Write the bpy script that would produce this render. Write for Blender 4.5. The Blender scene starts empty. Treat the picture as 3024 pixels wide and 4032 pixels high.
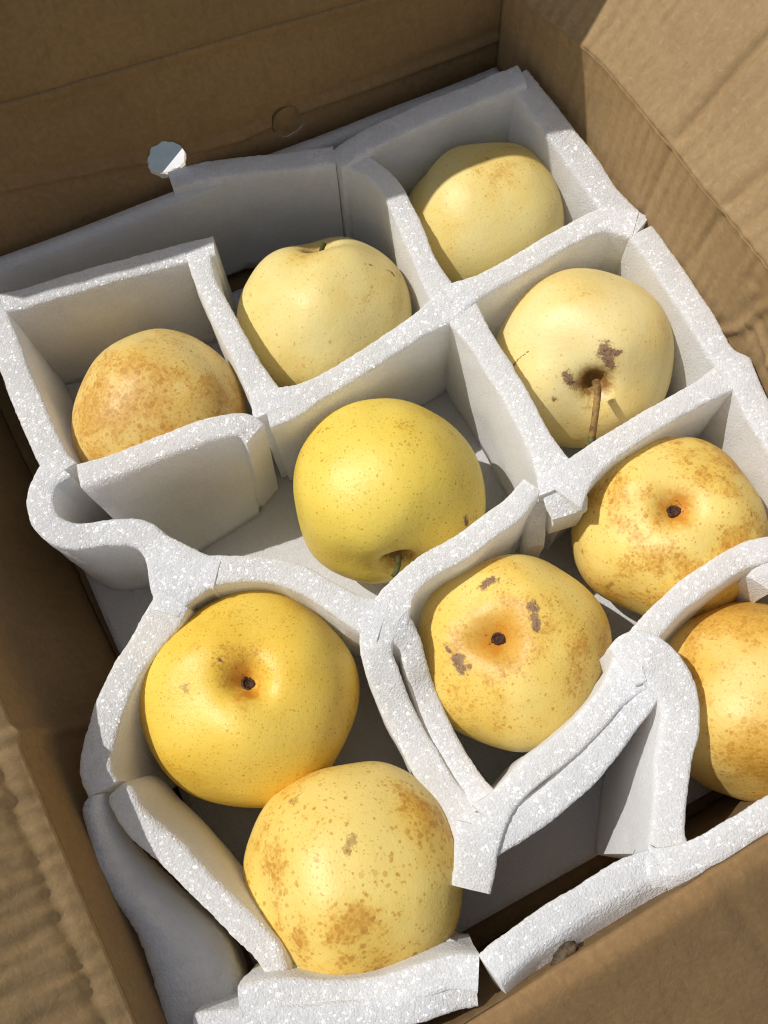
import bpy, bmesh, math, random
from mathutils import Vector, Matrix, noise
R = math.radians
scene = bpy.context.scene
col = scene.collection

# ------------------------------------------------------------------ camera
CAM_ROT = [[0.872741, 0.469852, -0.132524], [-0.487371, 0.822909, -0.292044], [-0.028163, 0.319467, 0.947179]]
CAM_LOC = (0.0665, -0.2956, 0.4815)
CAM_LENS = 32.550

cam_data = bpy.data.cameras.new('camera')
cam_data.sensor_fit = 'VERTICAL'
cam_data.sensor_height = 36.0
cam_data.lens = CAM_LENS
cam_data.clip_start = 0.01
cam_data.clip_end = 200.0
cam = bpy.data.objects.new('camera', cam_data)
col.objects.link(cam)
mw = Matrix(CAM_ROT).to_4x4()
mw.translation = Vector(CAM_LOC)
cam.matrix_world = mw
scene.camera = cam
cam_data.dof.use_dof = False
cam_data.dof.focus_distance = 0.425
cam_data.dof.aperture_fstop = 11.0

# ------------------------------------------------------------------ daylight
SUN_TO = Vector((-0.50, 0.45, 1.0)).normalized()      # towards the sun
world = bpy.data.worlds.new('World')
scene.world = world
world.use_nodes = True
wn = world.node_tree.nodes
bg = wn.get('Background') or wn.new('ShaderNodeBackground')
sky = wn.new('ShaderNodeTexSky')
sky.sky_type = 'NISHITA'
sky.sun_disc = False
sky.sun_elevation = math.asin(SUN_TO.z)
sky.sun_rotation = math.atan2(SUN_TO.x, SUN_TO.y)
sky.air_density = 1.0
sky.dust_density = 0.4
sky.ozone_density = 1.0
hazy = wn.new('ShaderNodeHueSaturation')               # light haze pales the blue
hazy.inputs['Saturation'].default_value = 0.4
world.node_tree.links.new(sky.outputs[0], hazy.inputs['Color'])
world.node_tree.links.new(hazy.outputs[0], bg.inputs['Color'])
bg.inputs['Strength'].default_value = 0.15
sun_data = bpy.data.lights.new('sun', 'SUN')
sun_data.energy = 5.0
sun_data.angle = R(0.6)
sun_data.color = (1.0, 0.965, 0.91)
sun = bpy.data.objects.new('sun', sun_data)
col.objects.link(sun)
sun.rotation_euler = SUN_TO.to_track_quat('Z', 'Y').to_euler()
sun.location = SUN_TO * 3

vs = scene.view_settings
vs.view_transform = 'Standard'
vs.look = 'None'
vs.gamma = 1.0
vs.exposure = -0.52
scene.render.engine = 'CYCLES'
scene.cycles.use_denoising = True
scene.cycles.pixel_filter_type = 'BLACKMAN_HARRIS'
scene.cycles.filter_width = 1.15
scene.cycles.max_bounces = 8
scene.cycles.diffuse_bounces = 5
scene.cycles.caustics_reflective = False
scene.cycles.caustics_refractive = False

# ------------------------------------------------------------------ helpers
def link(name, me, mats, parent=None, loc=None):
    o = bpy.data.objects.new(name, me)
    for m in (mats if isinstance(mats, (list, tuple)) else [mats]):
        me.materials.append(m)
    col.objects.link(o)
    if parent is not None:
        o.parent = parent
    if loc is not None:
        o.location = loc
    return o

def tag(o, label=None, cat=None, group=None, kind=None):
    if label: o['label'] = label
    if cat: o['category'] = cat
    if group: o['group'] = group
    if kind: o['kind'] = kind
    return o

def empty(name, loc):
    o = bpy.data.objects.new(name, None)
    o.empty_display_size = 0.02
    o.location = loc
    col.objects.link(o)
    return o

def mesh(name, verts, faces, smooth=True):
    me = bpy.data.meshes.new(name)
    me.from_pydata(verts, [], faces)
    if smooth:
        me.polygons.foreach_set('use_smooth', [True] * len(me.polygons))
    me.update()
    return me

def fattr(me, name, values):
    a = me.attributes.new(name, 'FLOAT', 'POINT')
    a.data.foreach_set('value', values)

class NT:
    """small node-tree writer"""
    def __init__(self, name):
        self.m = bpy.data.materials.new(name)
        self.m.use_nodes = True
        self.t = self.m.node_tree
        self.t.nodes.clear()
        self.out = self.t.nodes.new('ShaderNodeOutputMaterial')
    def n(self, kind, props=None, **ins):
        nd = self.t.nodes.new('ShaderNode' + kind)
        for k, v in (props or {}).items():
            setattr(nd, k, v)
        for k, v in ins.items():
            key = int(k[1:]) if k[0] == '_' and k[1:].isdigit() else k.replace('_', ' ')
            self.set(nd.inputs[key], v)
        return nd
    def set(self, sock, v):
        if hasattr(v, 'is_output'):
            self.t.links.new(v, sock)
        elif hasattr(v, 'outputs'):
            self.t.links.new(v.outputs[0], sock)
        else:
            sock.default_value = v
    def math(self, op, a, b=0.0, c=0.0, clamp=False):
        return self.n('Math', dict(operation=op, use_clamp=clamp), _0=a, _1=b, _2=c).outputs[0]
    def vmath(self, op, a, b=(0, 0, 0), s=None):
        nd = self.n('VectorMath', dict(operation=op), _0=a, _1=b)
        if s is not None:
            self.set(nd.inputs['Scale'], s)
        return nd
    def mix(self, f, a, b, blend='MIX'):
        nd = self.t.nodes.new('ShaderNodeMix')
        nd.data_type = 'RGBA'
        nd.blend_type = blend
        self.set(nd.inputs[0], f)
        for s, v in ((nd.inputs[6], a), (nd.inputs[7], b)):
            self.set(s, v if not isinstance(v, tuple) else (*v, 1.0)[:4])
        return nd.outputs[2]
    def ramp(self, f, lo, hi, a=0.0, b=1.0, smooth=True):
        nd = self.n('MapRange', dict(interpolation_type='SMOOTHSTEP' if smooth else 'LINEAR', clamp=True))
        self.set(nd.inputs[0], f)
        for i, v in enumerate((lo, hi, a, b)):
            self.set(nd.inputs[i + 1], v)
        return nd.outputs[0]
    def noise(self, vec, scale, detail=3.0, rough=0.55, dist=0.0):
        return self.n('TexNoise', None, Vector=vec, Scale=scale, Detail=detail, Roughness=rough, Distortion=dist)
    def vor(self, vec, scale, feature='F1', rnd=1.0):
        return self.n('TexVoronoi', dict(feature=feature), Vector=vec, Scale=scale, Randomness=rnd)
    def bump(self, h, strength, dist, normal=None):
        nd = self.n('Bump', None, Height=h, Strength=strength, Distance=dist)
        if normal is not None:
            self.set(nd.inputs['Normal'], normal)
        return nd.outputs[0]
    def attr(self, name):
        return self.n('Attribute', dict(attribute_name=name)).outputs['Fac']
    def done(self, shader):
        self.set(self.out.inputs['Surface'], shader)
        return self.m

# ------------------------------------------------------------------ materials
def foam_material(name, base, spark, cell=900.0):
    t = NT(name)
    co = t.n('TexCoord').outputs['Object']
    cut = t.attr('cut')
    warp = t.noise(co, 300.0, 2.0)
    cow = t.vmath('ADD', co, t.vmath('SCALE', t.vmath('SUBTRACT', warp.outputs['Color'], (0.5, 0.5, 0.5)), s=0.0012)).outputs[0]
    v = t.vor(cow, cell)
    v2 = t.vor(cow, cell * 1.9)
    big = t.noise(co, 28.0, 3.0)
    h = t.math('ADD', t.math('MULTIPLY', v.outputs['Distance'], -1.0), t.math('MULTIPLY', v2.outputs['Distance'], -0.45))
    amt = t.math('ADD', 0.42, t.math('MULTIPLY', cut, 0.16))
    bn = t.bump(h, amt, 0.0007)
    rnd = t.vmath('SUBTRACT', v.outputs['Color'], (0.5, 0.5, 0.5))
    rnd2 = t.vmath('SUBTRACT', v2.outputs['Color'], (0.5, 0.5, 0.5))
    geo = t.n('NewGeometry').outputs['Normal']
    fn = t.vmath('ADD', geo, t.vmath('SCALE', rnd, s=1.5)).outputs[0]
    fn = t.vmath('NORMALIZE', t.vmath('ADD', fn, t.vmath('SCALE', rnd2, s=0.6)).outputs[0]).outputs[0]
    v3 = t.vor(cow, cell * 0.55)
    colr = t.mix(t.ramp(big.outputs['Fac'], 0.3, 0.7), base, tuple(c * 0.97 for c in base))
    colr = t.mix(t.math('MULTIPLY', t.ramp(v.outputs['Distance'], 0.30, 0.75), 0.06), colr, tuple(c * 0.55 for c in base))
    colr = t.mix(t.math('MULTIPLY', t.ramp(v3.outputs['Distance'], 0.35, 0.85), 0.05), colr, tuple(c * 0.55 for c in base))
    mot = t.noise(co, 420.0, 3.0, 0.7)
    colr = t.mix(t.math('MULTIPLY', t.ramp(mot.outputs['Fac'], 0.38, 0.62), 0.07), colr, tuple(c * 0.5 for c in base))
    df = t.n('BsdfDiffuse', None, Color=colr, Roughness=0.3, Normal=bn)
    tl = t.n('BsdfTranslucent', None, Color=colr, Normal=bn)
    p = t.n('MixShader', None, _0=0.42, _1=df.outputs[0], _2=tl.outputs[0])
    patch = t.noise(co, 70.0, 2.0)
    f = t.math('MULTIPLY', t.math('MULTIPLY', t.math('ADD', 0.50, t.math('MULTIPLY', cut, 0.50)), spark), t.ramp(patch.outputs['Fac'], 0.3, 0.7, 0.45, 1.25))
    gc = t.n('CombineColor', None, _0=f, _1=f, _2=f).outputs[0]
    g = t.n('BsdfGlossy', None, Color=gc, Roughness=0.40, Normal=fn)
    mx = t.n('AddShader', None, _0=p.outputs[0], _1=g.outputs[0])
    return t.done(mx.outputs[0])

FOAM = foam_material('white_foam', (0.972, 0.972, 0.974), 0.10)
SHEET = foam_material('foam_sheet', (0.965, 0.962, 0.96), 0.05)

def card_material(name, base, flute=0.0, fibre=1.0):
    t = NT(name)
    uv = t.n('UVMap').outputs[0]
    sx = t.n('SeparateXYZ', None, Vector=uv)
    st = t.n('CombineXYZ', None, X=t.math('MULTIPLY', sx.outputs[0], 1.0), Y=t.math('MULTIPLY', sx.outputs[1], 0.25)).outputs[0]
    n1 = t.noise(uv, 1100.0, 3.0, 0.7)
    n2 = t.noise(st, 420.0, 4.0, 0.65)
    n3 = t.noise(uv, 14.0, 4.0, 0.55)
    n4 = t.noise(uv, 75.0, 4.0, 0.6, 0.6)
    c = t.mix(t.ramp(n3.outputs['Fac'], 0.3, 0.72), tuple(x * 0.88 for x in base), tuple(x * 1.08 for x in base))
    n5 = t.noise(uv, 330.0, 4.0, 0.7, 0.4)
    c = t.mix(t.math('MULTIPLY', t.ramp(n5.outputs['Fac'], 0.40, 0.66), 0.42), c, tuple(x * 0.70 for x in base))
    c = t.mix(t.math('MULTIPLY', t.ramp(n5.outputs['Fac'], 0.47, 0.30), 0.40), c, (base[0] * 1.25, base[1] * 1.27, base[2] * 1.32))
    c = t.mix(t.math('MULTIPLY', t.ramp(n4.outputs['Fac'], 0.42, 0.72), 0.30), c, (base[0] * 1.12, base[1] * 1.14, base[2] * 1.18))
    c = t.mix(t.math('MULTIPLY', t.ramp(n2.outputs['Fac'], 0.5, 0.3), 0.38 * fibre), c, tuple(x * 0.62 for x in base))
    c = t.mix(t.math('MULTIPLY', t.ramp(n1.outputs['Fac'], 0.62, 0.74), 0.35 * fibre), c, (base[0] * 1.35, base[1] * 1.38, base[2] * 1.45))
    fl = t.vor(uv, 260.0)
    dark = t.math('MULTIPLY', t.ramp(fl.outputs['Distance'], 0.10, 0.02), t.math('GREATER_THAN', t.n('SeparateColor', None, Color=fl.outputs['Color']).outputs[0], 0.86))
    c = t.mix(t.math('MULTIPLY', dark, 0.6), c, tuple(x * 0.3 for x in base))
    wob = t.noise(uv, 30.0, 2.0)
    ph = t.math('ADD', t.math('MULTIPLY', sx.outputs[0], 2 * math.pi / 0.0072), t.math('MULTIPLY', wob.outputs['Fac'], 3.0))
    flh = t.math('MULTIPLY', t.math('SINE', ph), t.math('MULTIPLY', t.ramp(n3.outputs['Fac'], 0.25, 0.7), flute))
    h = t.math('ADD', t.math('ADD', t.math('MULTIPLY', n1.outputs['Fac'], 0.10), t.math('MULTIPLY', n4.outputs['Fac'], 0.30)), t.math('ADD', flh, t.math('MULTIPLY', n5.outputs['Fac'], 0.18)))
    b = t.bump(h, 0.8, 0.0012)
    p = t.n('BsdfPrincipled', None, Base_Color=c, Roughness=0.72, Normal=b)
    p.inputs['Specular IOR Level'].default_value = 0.3
    return t.done(p.outputs[0])

CARD = card_material('brown_cardboard', (0.37, 0.246, 0.117), 0.30)
CARD_SHADED = card_material('brown_cardboard_shaded', (0.25, 0.156, 0.068), 0.10)  # same board as CARD, base colour darkened to put the walls' shade into it
CARD_PLAIN = card_material('brown_cardboard_smooth', (0.285, 0.168, 0.067), 0.04)
CARD_EDGE = card_material('torn_cardboard_edge', (0.55, 0.47, 0.36), 0.6, 1.6)

PEAR_COL = {   # skin, second skin tint, russet
    'pale':    ((0.84, 0.70, 0.29), (0.82, 0.63, 0.20), (0.64, 0.37, 0.075)),
    'cream':   ((0.86, 0.72, 0.34), (0.83, 0.64, 0.23), (0.62, 0.36, 0.085)),
    'yellow':  ((0.86, 0.66, 0.12), (0.83, 0.61, 0.095), (0.54, 0.32, 0.03)),
    'yellow2': ((0.85, 0.655, 0.20), (0.82, 0.575, 0.12), (0.62, 0.31, 0.04)),
    'gold':    ((0.88, 0.63, 0.11), (0.85, 0.56, 0.065), (0.60, 0.31, 0.025)),
    'russet':  ((0.82, 0.63, 0.23), (0.78, 0.52, 0.13), (0.64, 0.335, 0.055)),
    'russet2': ((0.82, 0.60, 0.19), (0.78, 0.50, 0.10), (0.63, 0.325, 0.045)),
}
def pear_material(k, d):
    t = NT('pear_skin_%s' % d['col'])
    r = d['r']
    a, b, rus = PEAR_COL[d['col']]
    co0 = t.n('TexCoord').outputs['Object']
    co = t.vmath('ADD', t.vmath('SCALE', co0, s=1.0 / r), (k * 7.3, k * 3.1, k * 5.7)).outputs[0]
    un = t.vmath('SCALE', co0, s=1.0 / r).outputs[0]
    big = t.noise(co, 1.3, 3.0, 0.5)
    mid = t.noise(co, 4.0, 6.0, 0.65)
    fine = t.noise(co, 26.0, 4.0, 0.7)
    c = t.mix(t.ramp(big.outputs['Fac'], 0.35, 0.68), a, b)
    # russet patches: large clouds broken up by fine speckle
    # russet: freckles that swell and run together where the cover is high
    grit = t.noise(co, 90.0, 2.0, 0.6)
    field = t.math('ADD', t.math('MULTIPLY', big.outputs['Fac'], 0.5), t.math('MULTIPLY', mid.outputs['Fac'], 0.5))
    field = t.math('ADD', field, t.math('MULTIPLY', t.attr('russet'), 0.12))
    th = 0.645 - 0.20 * d['rus']
    cover = t.ramp(field, th - 0.10, th + 0.13)
    soft = t.ramp(t.math('ADD', cover, t.math('MULTIPLY', t.math('SUBTRACT', fine.outputs['Fac'], 0.5), 2.6)), 0.35, 1.05)
    pat = t.math('MULTIPLY', t.math('MULTIPLY', soft, t.ramp(cover, 0.05, 0.7)), 0.58)
    c = t.mix(t.math('MULTIPLY', cover, 0.26), c, rus)
    c = t.mix(pat, c, rus)
    warp = t.vmath('ADD', co, t.vmath('SCALE', t.vmath('SUBTRACT', t.noise(co, 14.0, 2.0).outputs['Color'], (0.5, 0.5, 0.5)), s=0.05)).outputs[0]
    dens = d['dots']; ds = d.get('ds', 1.0); da = d.get('da', 0.8)
    dotc = tuple(x * y for x, y in zip(rus, (0.80, 0.74, 0.7)))
    for sc, lo, hi, keep, amt in ((13.0, 0.13, 0.25, 0.34, 0.85), (21.0, 0.15, 0.27, 0.66, 0.85), (33.0, 0.16, 0.26, 0.55, 0.6)):
        v = t.vor(warp, sc * ds)
        sp = t.n('SeparateColor', None, Color=v.outputs['Color'])
        rad = t.math('ADD', t.math('MULTIPLY', sp.outputs[1], hi - lo), t.math('MULTIPLY', cover, 0.20))
        rad = t.math('ADD', rad, t.math('MULTIPLY', t.math('SUBTRACT', grit.outputs['Fac'], 0.5), 0.12))
        dot = t.ramp(v.outputs['Distance'], t.math('ADD', lo + 0.06, rad), t.math('ADD', lo - 0.04, rad))
        on = t.math('LESS_THAN', sp.outputs[0], t.math('ADD', keep * dens, t.math('MULTIPLY', cover, 0.4)))
        tone = t.math('ADD', 0.45, t.math('MULTIPLY', sp.outputs[2], 0.55))
        c = t.mix(t.math('MULTIPLY', t.math('MULTIPLY', dot, on), t.math('MULTIPLY', tone, amt * da)), c, dotc)
    # stain round the hollow at the end of the axis
    sep = t.n('SeparateXYZ', None, Vector=un)
    rad = t.math('SQRT', t.math('ADD', t.math('MULTIPLY', sep.outputs[0], sep.outputs[0]), t.math('MULTIPLY', sep.outputs[1], sep.outputs[1])))
    top = t.math('GREATER_THAN', sep.outputs[2], 0.0)
    rn = t.math('ADD', rad, t.math('MULTIPLY', t.math('SUBTRACT', mid.outputs['Fac'], 0.5), 0.5))
    rn = t.math('ADD', rn, t.math('MULTIPLY', t.math('SUBTRACT', fine.outputs['Fac'], 0.5), 0.25))
    if d['end'] == 'calyx':
        st = d.get('stain', 0.40)
        s = t.math('MULTIPLY', t.ramp(rn, st, st * 0.25), top)
        c = t.mix(t.math('MULTIPLY', s, 0.80), c, (0.64, 0.32, 0.04))
        s = t.math('MULTIPLY', t.ramp(rn, 0.17, 0.06), top)
        c = t.mix(t.math('MULTIPLY', s, 0.8), c, (0.66, 0.25, 0.02))
        s = t.math('MULTIPLY', t.math('MULTIPLY', t.ramp(rn, 0.15, 0.115), t.ramp(fine.outputs['Fac'], 0.55, 0.66)), top)
        c = t.mix(t.math('MULTIPLY', s, 0.85), c, (0.10, 0.035, 0.01))
    elif d['end'] == 'stem':
        s = t.math('MULTIPLY', t.ramp(rn, 0.30, 0.06), top)
        c = t.mix(t.math('MULTIPLY', s, 0.85), c, (0.36, 0.185, 0.04))
        s = t.math('MULTIPLY', t.ramp(rn, 0.16, 0.05), top)
        c = t.mix(t.math('MULTIPLY', s, 0.7), c, (0.16, 0.075, 0.02))
    # scars, scuffs and bruises
    ed = t.math('MULTIPLY', t.math('SUBTRACT', t.noise(co, 40.0, 5.0, 0.8).outputs['Fac'], 0.5), 3.6)
    ed = t.math('ADD', ed, t.math('MULTIPLY', t.math('SUBTRACT', t.noise(co, 13.0, 2.0).outputs['Fac'], 0.5), 2.6))
    s1 = t.ramp(t.math('ADD', t.attr('scar'), ed), -0.05, 0.45)
    halo = t.ramp(t.math('ADD', t.attr('scar'), ed), -0.7, 0.3)
    c = t.mix(t.math('MULTIPLY', halo, 0.45), c, (0.50, 0.27, 0.06))
    s2 = t.ramp(t.math('ADD', t.attr('bruise'), ed), 0.10, 0.7)
    c = t.mix(t.math('MULTIPLY', s2, 0.6), c, (0.30, 0.145, 0.03))
    sc2 = t.mix(t.ramp(fine.outputs['Fac'], 0.35, 0.6), (0.09, 0.045, 0.028), (0.30, 0.18, 0.11))
    c = t.mix(t.math('MULTIPLY', s1, 0.92), c, sc2)
    h = t.math('ADD', t.math('MULTIPLY', fine.outputs['Fac'], 0.5), t.math('MULTIPLY', mid.outputs['Fac'], 1.5))
    h = t.math('ADD', h, t.math('MULTIPLY', s1, -0.5))
    peel = t.noise(co, 60.0, 2.0)
    h = t.math('ADD', h, t.math('MULTIPLY', peel.outputs['Fac'], 0.25))
    bn = t.bump(h, 0.30, 0.0012)
    rough = t.math('ADD', t.math('ADD', 0.42, t.math('MULTIPLY', pat, 0.12)), t.math('MULTIPLY', s1, 0.3))
    p = t.n('BsdfPrincipled', None, Base_Color=c, Roughness=rough, Normal=bn)
    p.inputs['Subsurface Weight'].default_value = 0.22
    p.inputs['Subsurface Radius'].default_value = (1.0, 0.6, 0.15)
    p.inputs['Subsurface Scale'].default_value = 0.006
    p.inputs['Specular IOR Level'].default_value = 0.42
    return t.done(p.outputs[0])

def plain(name, c1, c2, scale, rough=0.7, bump=0.4, dist=0.0005, spec=0.4):
    t = NT(name)
    co = t.n('TexCoord').outputs['Object']
    n = t.noise(co, scale, 5.0, 0.65)
    c = t.mix(t.ramp(n.outputs['Fac'], 0.35, 0.65), c1, c2)
    p = t.n('BsdfPrincipled', None, Base_Color=c, Roughness=rough, Normal=t.bump(n.outputs['Fac'], bump, dist))
    p.inputs['Specular IOR Level'].default_value = spec
    return t.done(p.outputs[0])

STEM = plain('stem_bark', (0.16, 0.08, 0.025), (0.36, 0.22, 0.06), 260.0)
STEM_GREEN = plain('green_stem', (0.05, 0.05, 0.01), (0.10, 0.10, 0.03), 200.0)
STEM_TIP = plain('stem_tip', (0.05, 0.025, 0.015), (0.16, 0.16, 0.05), 300.0)
CALYX = plain('calyx_skin', (0.025, 0.010, 0.006), (0.12, 0.045, 0.02), 700.0, 0.7, 1.0)
LEAF = plain('dry_leaf', (0.04, 0.025, 0.015), (0.13, 0.085, 0.04), 400.0)
SLATE = plain('slate_ground', (0.10, 0.122, 0.145), (0.115, 0.137, 0.16), 60.0, 1.0, 0.4, 0.0005, 0.05)
SLAB = plain('pale_slab', (0.72, 0.73, 0.75), (0.78, 0.79, 0.80), 40.0)

SLAB_EDGE = ((0.1354, 0.1238), (0.1236, 0.1172))

# ------------------------------------------------------------------ ground outside the box
g = mesh('ground', [(-30, -30, 0), (30, -30, 0), (30, 30, 0), (-30, 30, 0)], [(0, 1, 2, 3)], False)
tag(link('ground', g, SLATE), kind='structure')
e0, e1 = Vector((*SLAB_EDGE[0], 0)), Vector((*SLAB_EDGE[1], 0))
dv = (e0 - e1).normalized()
side = Vector((dv.y, -dv.x, 0))
# a pale paving slab lies behind the box, seen through the vent hole
c0 = e1 + dv * 0.9
q = [e1 - dv * 0.015, c0, c0 + side * 1.2, e1 - dv * 0.015 + side * 1.2]
sv_ = [Vector((p.x, p.y, z)) for z in (0.0, 0.004) for p in q]
sl = mesh('paving', sv_, [(3, 2, 1, 0), (4, 5, 6, 7), (0, 1, 5, 4), (1, 2, 6, 5), (2, 3, 7, 6), (3, 0, 4, 7)], False)
tag(link('paving', sl, SLAB), kind='structure')

# ------------------------------------------------------------------ the cardboard box
ZF = 0.091            # height of the foam top plane
box = tag(empty('cardboard_box', (0.14, -0.16, 0.0)),
          'open brown cardboard box holding the pears, its flaps folded out', 'box')

def seg_dist(p, a, b):
    ap = (p[0] - a[0], p[1] - a[1]); ab = (b[0] - a[0], b[1] - a[1])
    l2 = ab[0] ** 2 + ab[1] ** 2
    tt = max(0.0, min(1.0, (ap[0] * ab[0] + ap[1] * ab[1]) / l2)) if l2 else 0.0
    return math.hypot(ap[0] - tt * ab[0], ap[1] - tt * ab[1])

def panel(name, fpos, la, lb, step, th, mat, parent, holes=(), flip=False, label=None):
    """a sheet of corrugated board: fpos(a, b) gives the inner face, a along the fold, b away from it"""
    na, nb = max(2, int(la / step)), max(2, int(lb / step))
    bm = bmesh.new()
    uvl = bm.loops.layers.uv.new('UVMap')
    grid = []; uvs = {}
    AB = [[[la * i / na, lb * j / nb] for j in range(nb + 1)] for i in range(na + 1)]
    gone = set()
    for i in range(na):
        for j in range(nb):
            ca, cb = la * (i + 0.5) / na, lb * (j + 0.5) / nb
            if any(math.hypot(ca - ha, cb - hb) < hr for ha, hb, hr in holes):
                gone.add((i, j))
    if gone:                                # draw the broken ring of points on to the hole's rim
        for i in range(1, na):
            for j in range(1, nb):
                near = [(i + p, j + q) in gone for p in (-1, 0) for q in (-1, 0)]
                if any(near) and not all(near):
                    a, b = AB[i][j]
                    ha, hb, hr = min(holes, key=lambda h: math.hypot(a - h[0], b - h[1]))
                    an = math.atan2(b - hb, a - ha)
                    rr = hr * (1 + 0.03 * math.sin(3 * an + ha * 90) + 0.11 * noise.noise(Vector((an * 3.1, ha * 40, 0))) + 0.05 * noise.noise(Vector((an * 9.0, ha * 40, 2))))
                    AB[i][j] = [ha + math.cos(an) * rr, hb + math.sin(an) * rr]
    for i in range(na + 1):
        row = []
        for j in range(nb + 1):
            a, b = AB[i][j]
            v = bm.verts.new(fpos(a, b))
            uvs[v] = (a + 0.13 * len(name), b)
            row.append(v)
        grid.append(row)
    for i in range(na):
        for j in range(nb):
            if (i, j) in gone:
                continue
            vs4 = [grid[i][j], grid[i + 1][j], grid[i + 1][j + 1], grid[i][j + 1]]
            if flip: vs4.reverse()
            bm.faces.new(vs4)
    for v in [v for v in bm.verts if not v.link_faces]: bm.verts.remove(v)
    bm.normal_update()
    front = list(bm.faces)
    back = {}
    for v in list(bm.verts):
        nv = bm.verts.new(v.co - v.normal * th)
        back[v] = nv; uvs[nv] = uvs[v]
    bound = [(e.verts[0], e.verts[1], e.link_loops[0]) for e in bm.edges if len(e.link_faces) == 1]
    for f in front:
        bm.faces.new([back[v] for v in reversed(f.verts[:])])
    for v0, v1, lp in bound:
        a0, a1 = lp.vert, lp.link_loop_next.vert
        f = bm.faces.new([a1, a0, back[a0], back[a1]])
        f.smooth = False
        for ha, hb, hr in holes:
            if math.hypot(uvs[v0][0] - 0.13 * len(name) - ha, uvs[v0][1] - hb) < hr * 1.5:
                f.material_index = 1
    for f in bm.faces:
        f.smooth = len(f.verts) == 4 and f.material_index == 0
        for l in f.loops:
            l[uvl].uv = uvs[l.vert] if f.material_index == 0 else (uvs[l.vert][0] + (0.5 * th if l.vert in back else 0), uvs[l.vert][1])
    me = bpy.data.meshes.new(name)
    bm.to_mesh(me); bm.free()
    o = link(name, me, [mat, CARD_EDGE], parent)
    me.transform(Matrix.Translation(-parent.location))
    if label: o['label'] = label
    return o

def n2(a, b, s, k=0.0):
    return noise.noise(Vector((a * s, b * s, k)))

# back wall with its upright flap (one tall sheet, creased at the fold)
BW0, BW1 = Vector((-0.060, 0.0505)), Vector((0.3030, 0.0158))
BL = (BW1 - BW0).length
BD = (BW1 - BW0).normalized(); BN = Vector((BD.y, -BD.x))     # BN points into the box
def back_pos(a, b):
    lean = -max(0.0, 0.36 - 1.05 * a) * max(0.0, min(b, 0.150) - 0.07)
    d = lean + 0.0012 * n2(a, b, 9) + 0.0006 * n2(a, b, 40)
    cr = seg_dist((a, b), (-.1, 0.148), (0.5, 0.148))
    d += 0.0022 * math.exp(-(cr / 0.004) ** 2)
    pts = [(-.1, .121), (.05, .119), (.105, .109), (.148, .103), (.178, .097), (.215, .094), (.25, .098), (.36, .1)]
    w = min(seg_dist((a, b), pts[i], pts[i + 1]) for i in range(len(pts) - 1))
    d += 0.0016 * math.exp(-(w / 0.0022) ** 2) - 0.001 * math.exp(-((w - 0.004) / 0.004) ** 2)
    p = BW0 + BD * a + BN * d
    return (p.x, p.y, b + 0.005)
HOLE = (0.1765, 0.0955, 0.0100)
PUNCH = (0.2405, 0.094, 0.0085)
panel('back_wall', back_pos, BL, 0.150, 0.0015, 0.0045, CARD_SHADED, box, holes=(HOLE, PUNCH))
FB0 = 0.150
def bflap_pos(a, b):
    bb = b * (1 + 0.95 * a) + FB0
    x, y, z = back_pos(a, bb)
    return (x, y, z)
panel('back_flap', bflap_pos, BL, 0.094, 0.003, 0.0045, CARD_SHADED, box)
# the second vent disc is cut but still sits in its hole, pushed out a little
def disc_pos(i, n, r):
    an = 2 * math.pi * i / n
    rr = r * (1 + 0.03 * math.sin(2 * an + 1) + 0.02 * math.sin(5 * an))
    a, b = PUNCH[0] + 0.0004 + math.cos(an) * rr, PUNCH[1] - 0.0004 + math.sin(an) * rr
    x, y, z = back_pos(a, b)
    return Vector((x, y, z)) + Vector((BN.x, BN.y, 0)) * (-0.0004 - 0.0008 * math.sin(an + 2.4))
dv0 = [disc_pos(i, 40, 0.00838) for i in range(40)]
dback = [v - Vector((BN.x, BN.y, 0)) * 0.004 for v in dv0]
dm = mesh('punched_disc', [v - box.location for v in dv0 + dback],
          [tuple(range(40)), tuple(range(79, 39, -1))] + [(i, 40 + i, 40 + (i + 1) % 40, (i + 1) % 40) for i in range(40)], False)
dm.uv_layers.new(name='UVMap')
for lp in dm.loops:
    vv = dm.vertices[lp.vertex_index].co
    dm.uv_layers[0].data[lp.index].uv = (vv.x, vv.z)
link('punched_disc', dm, CARD_SHADED, box)

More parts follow.
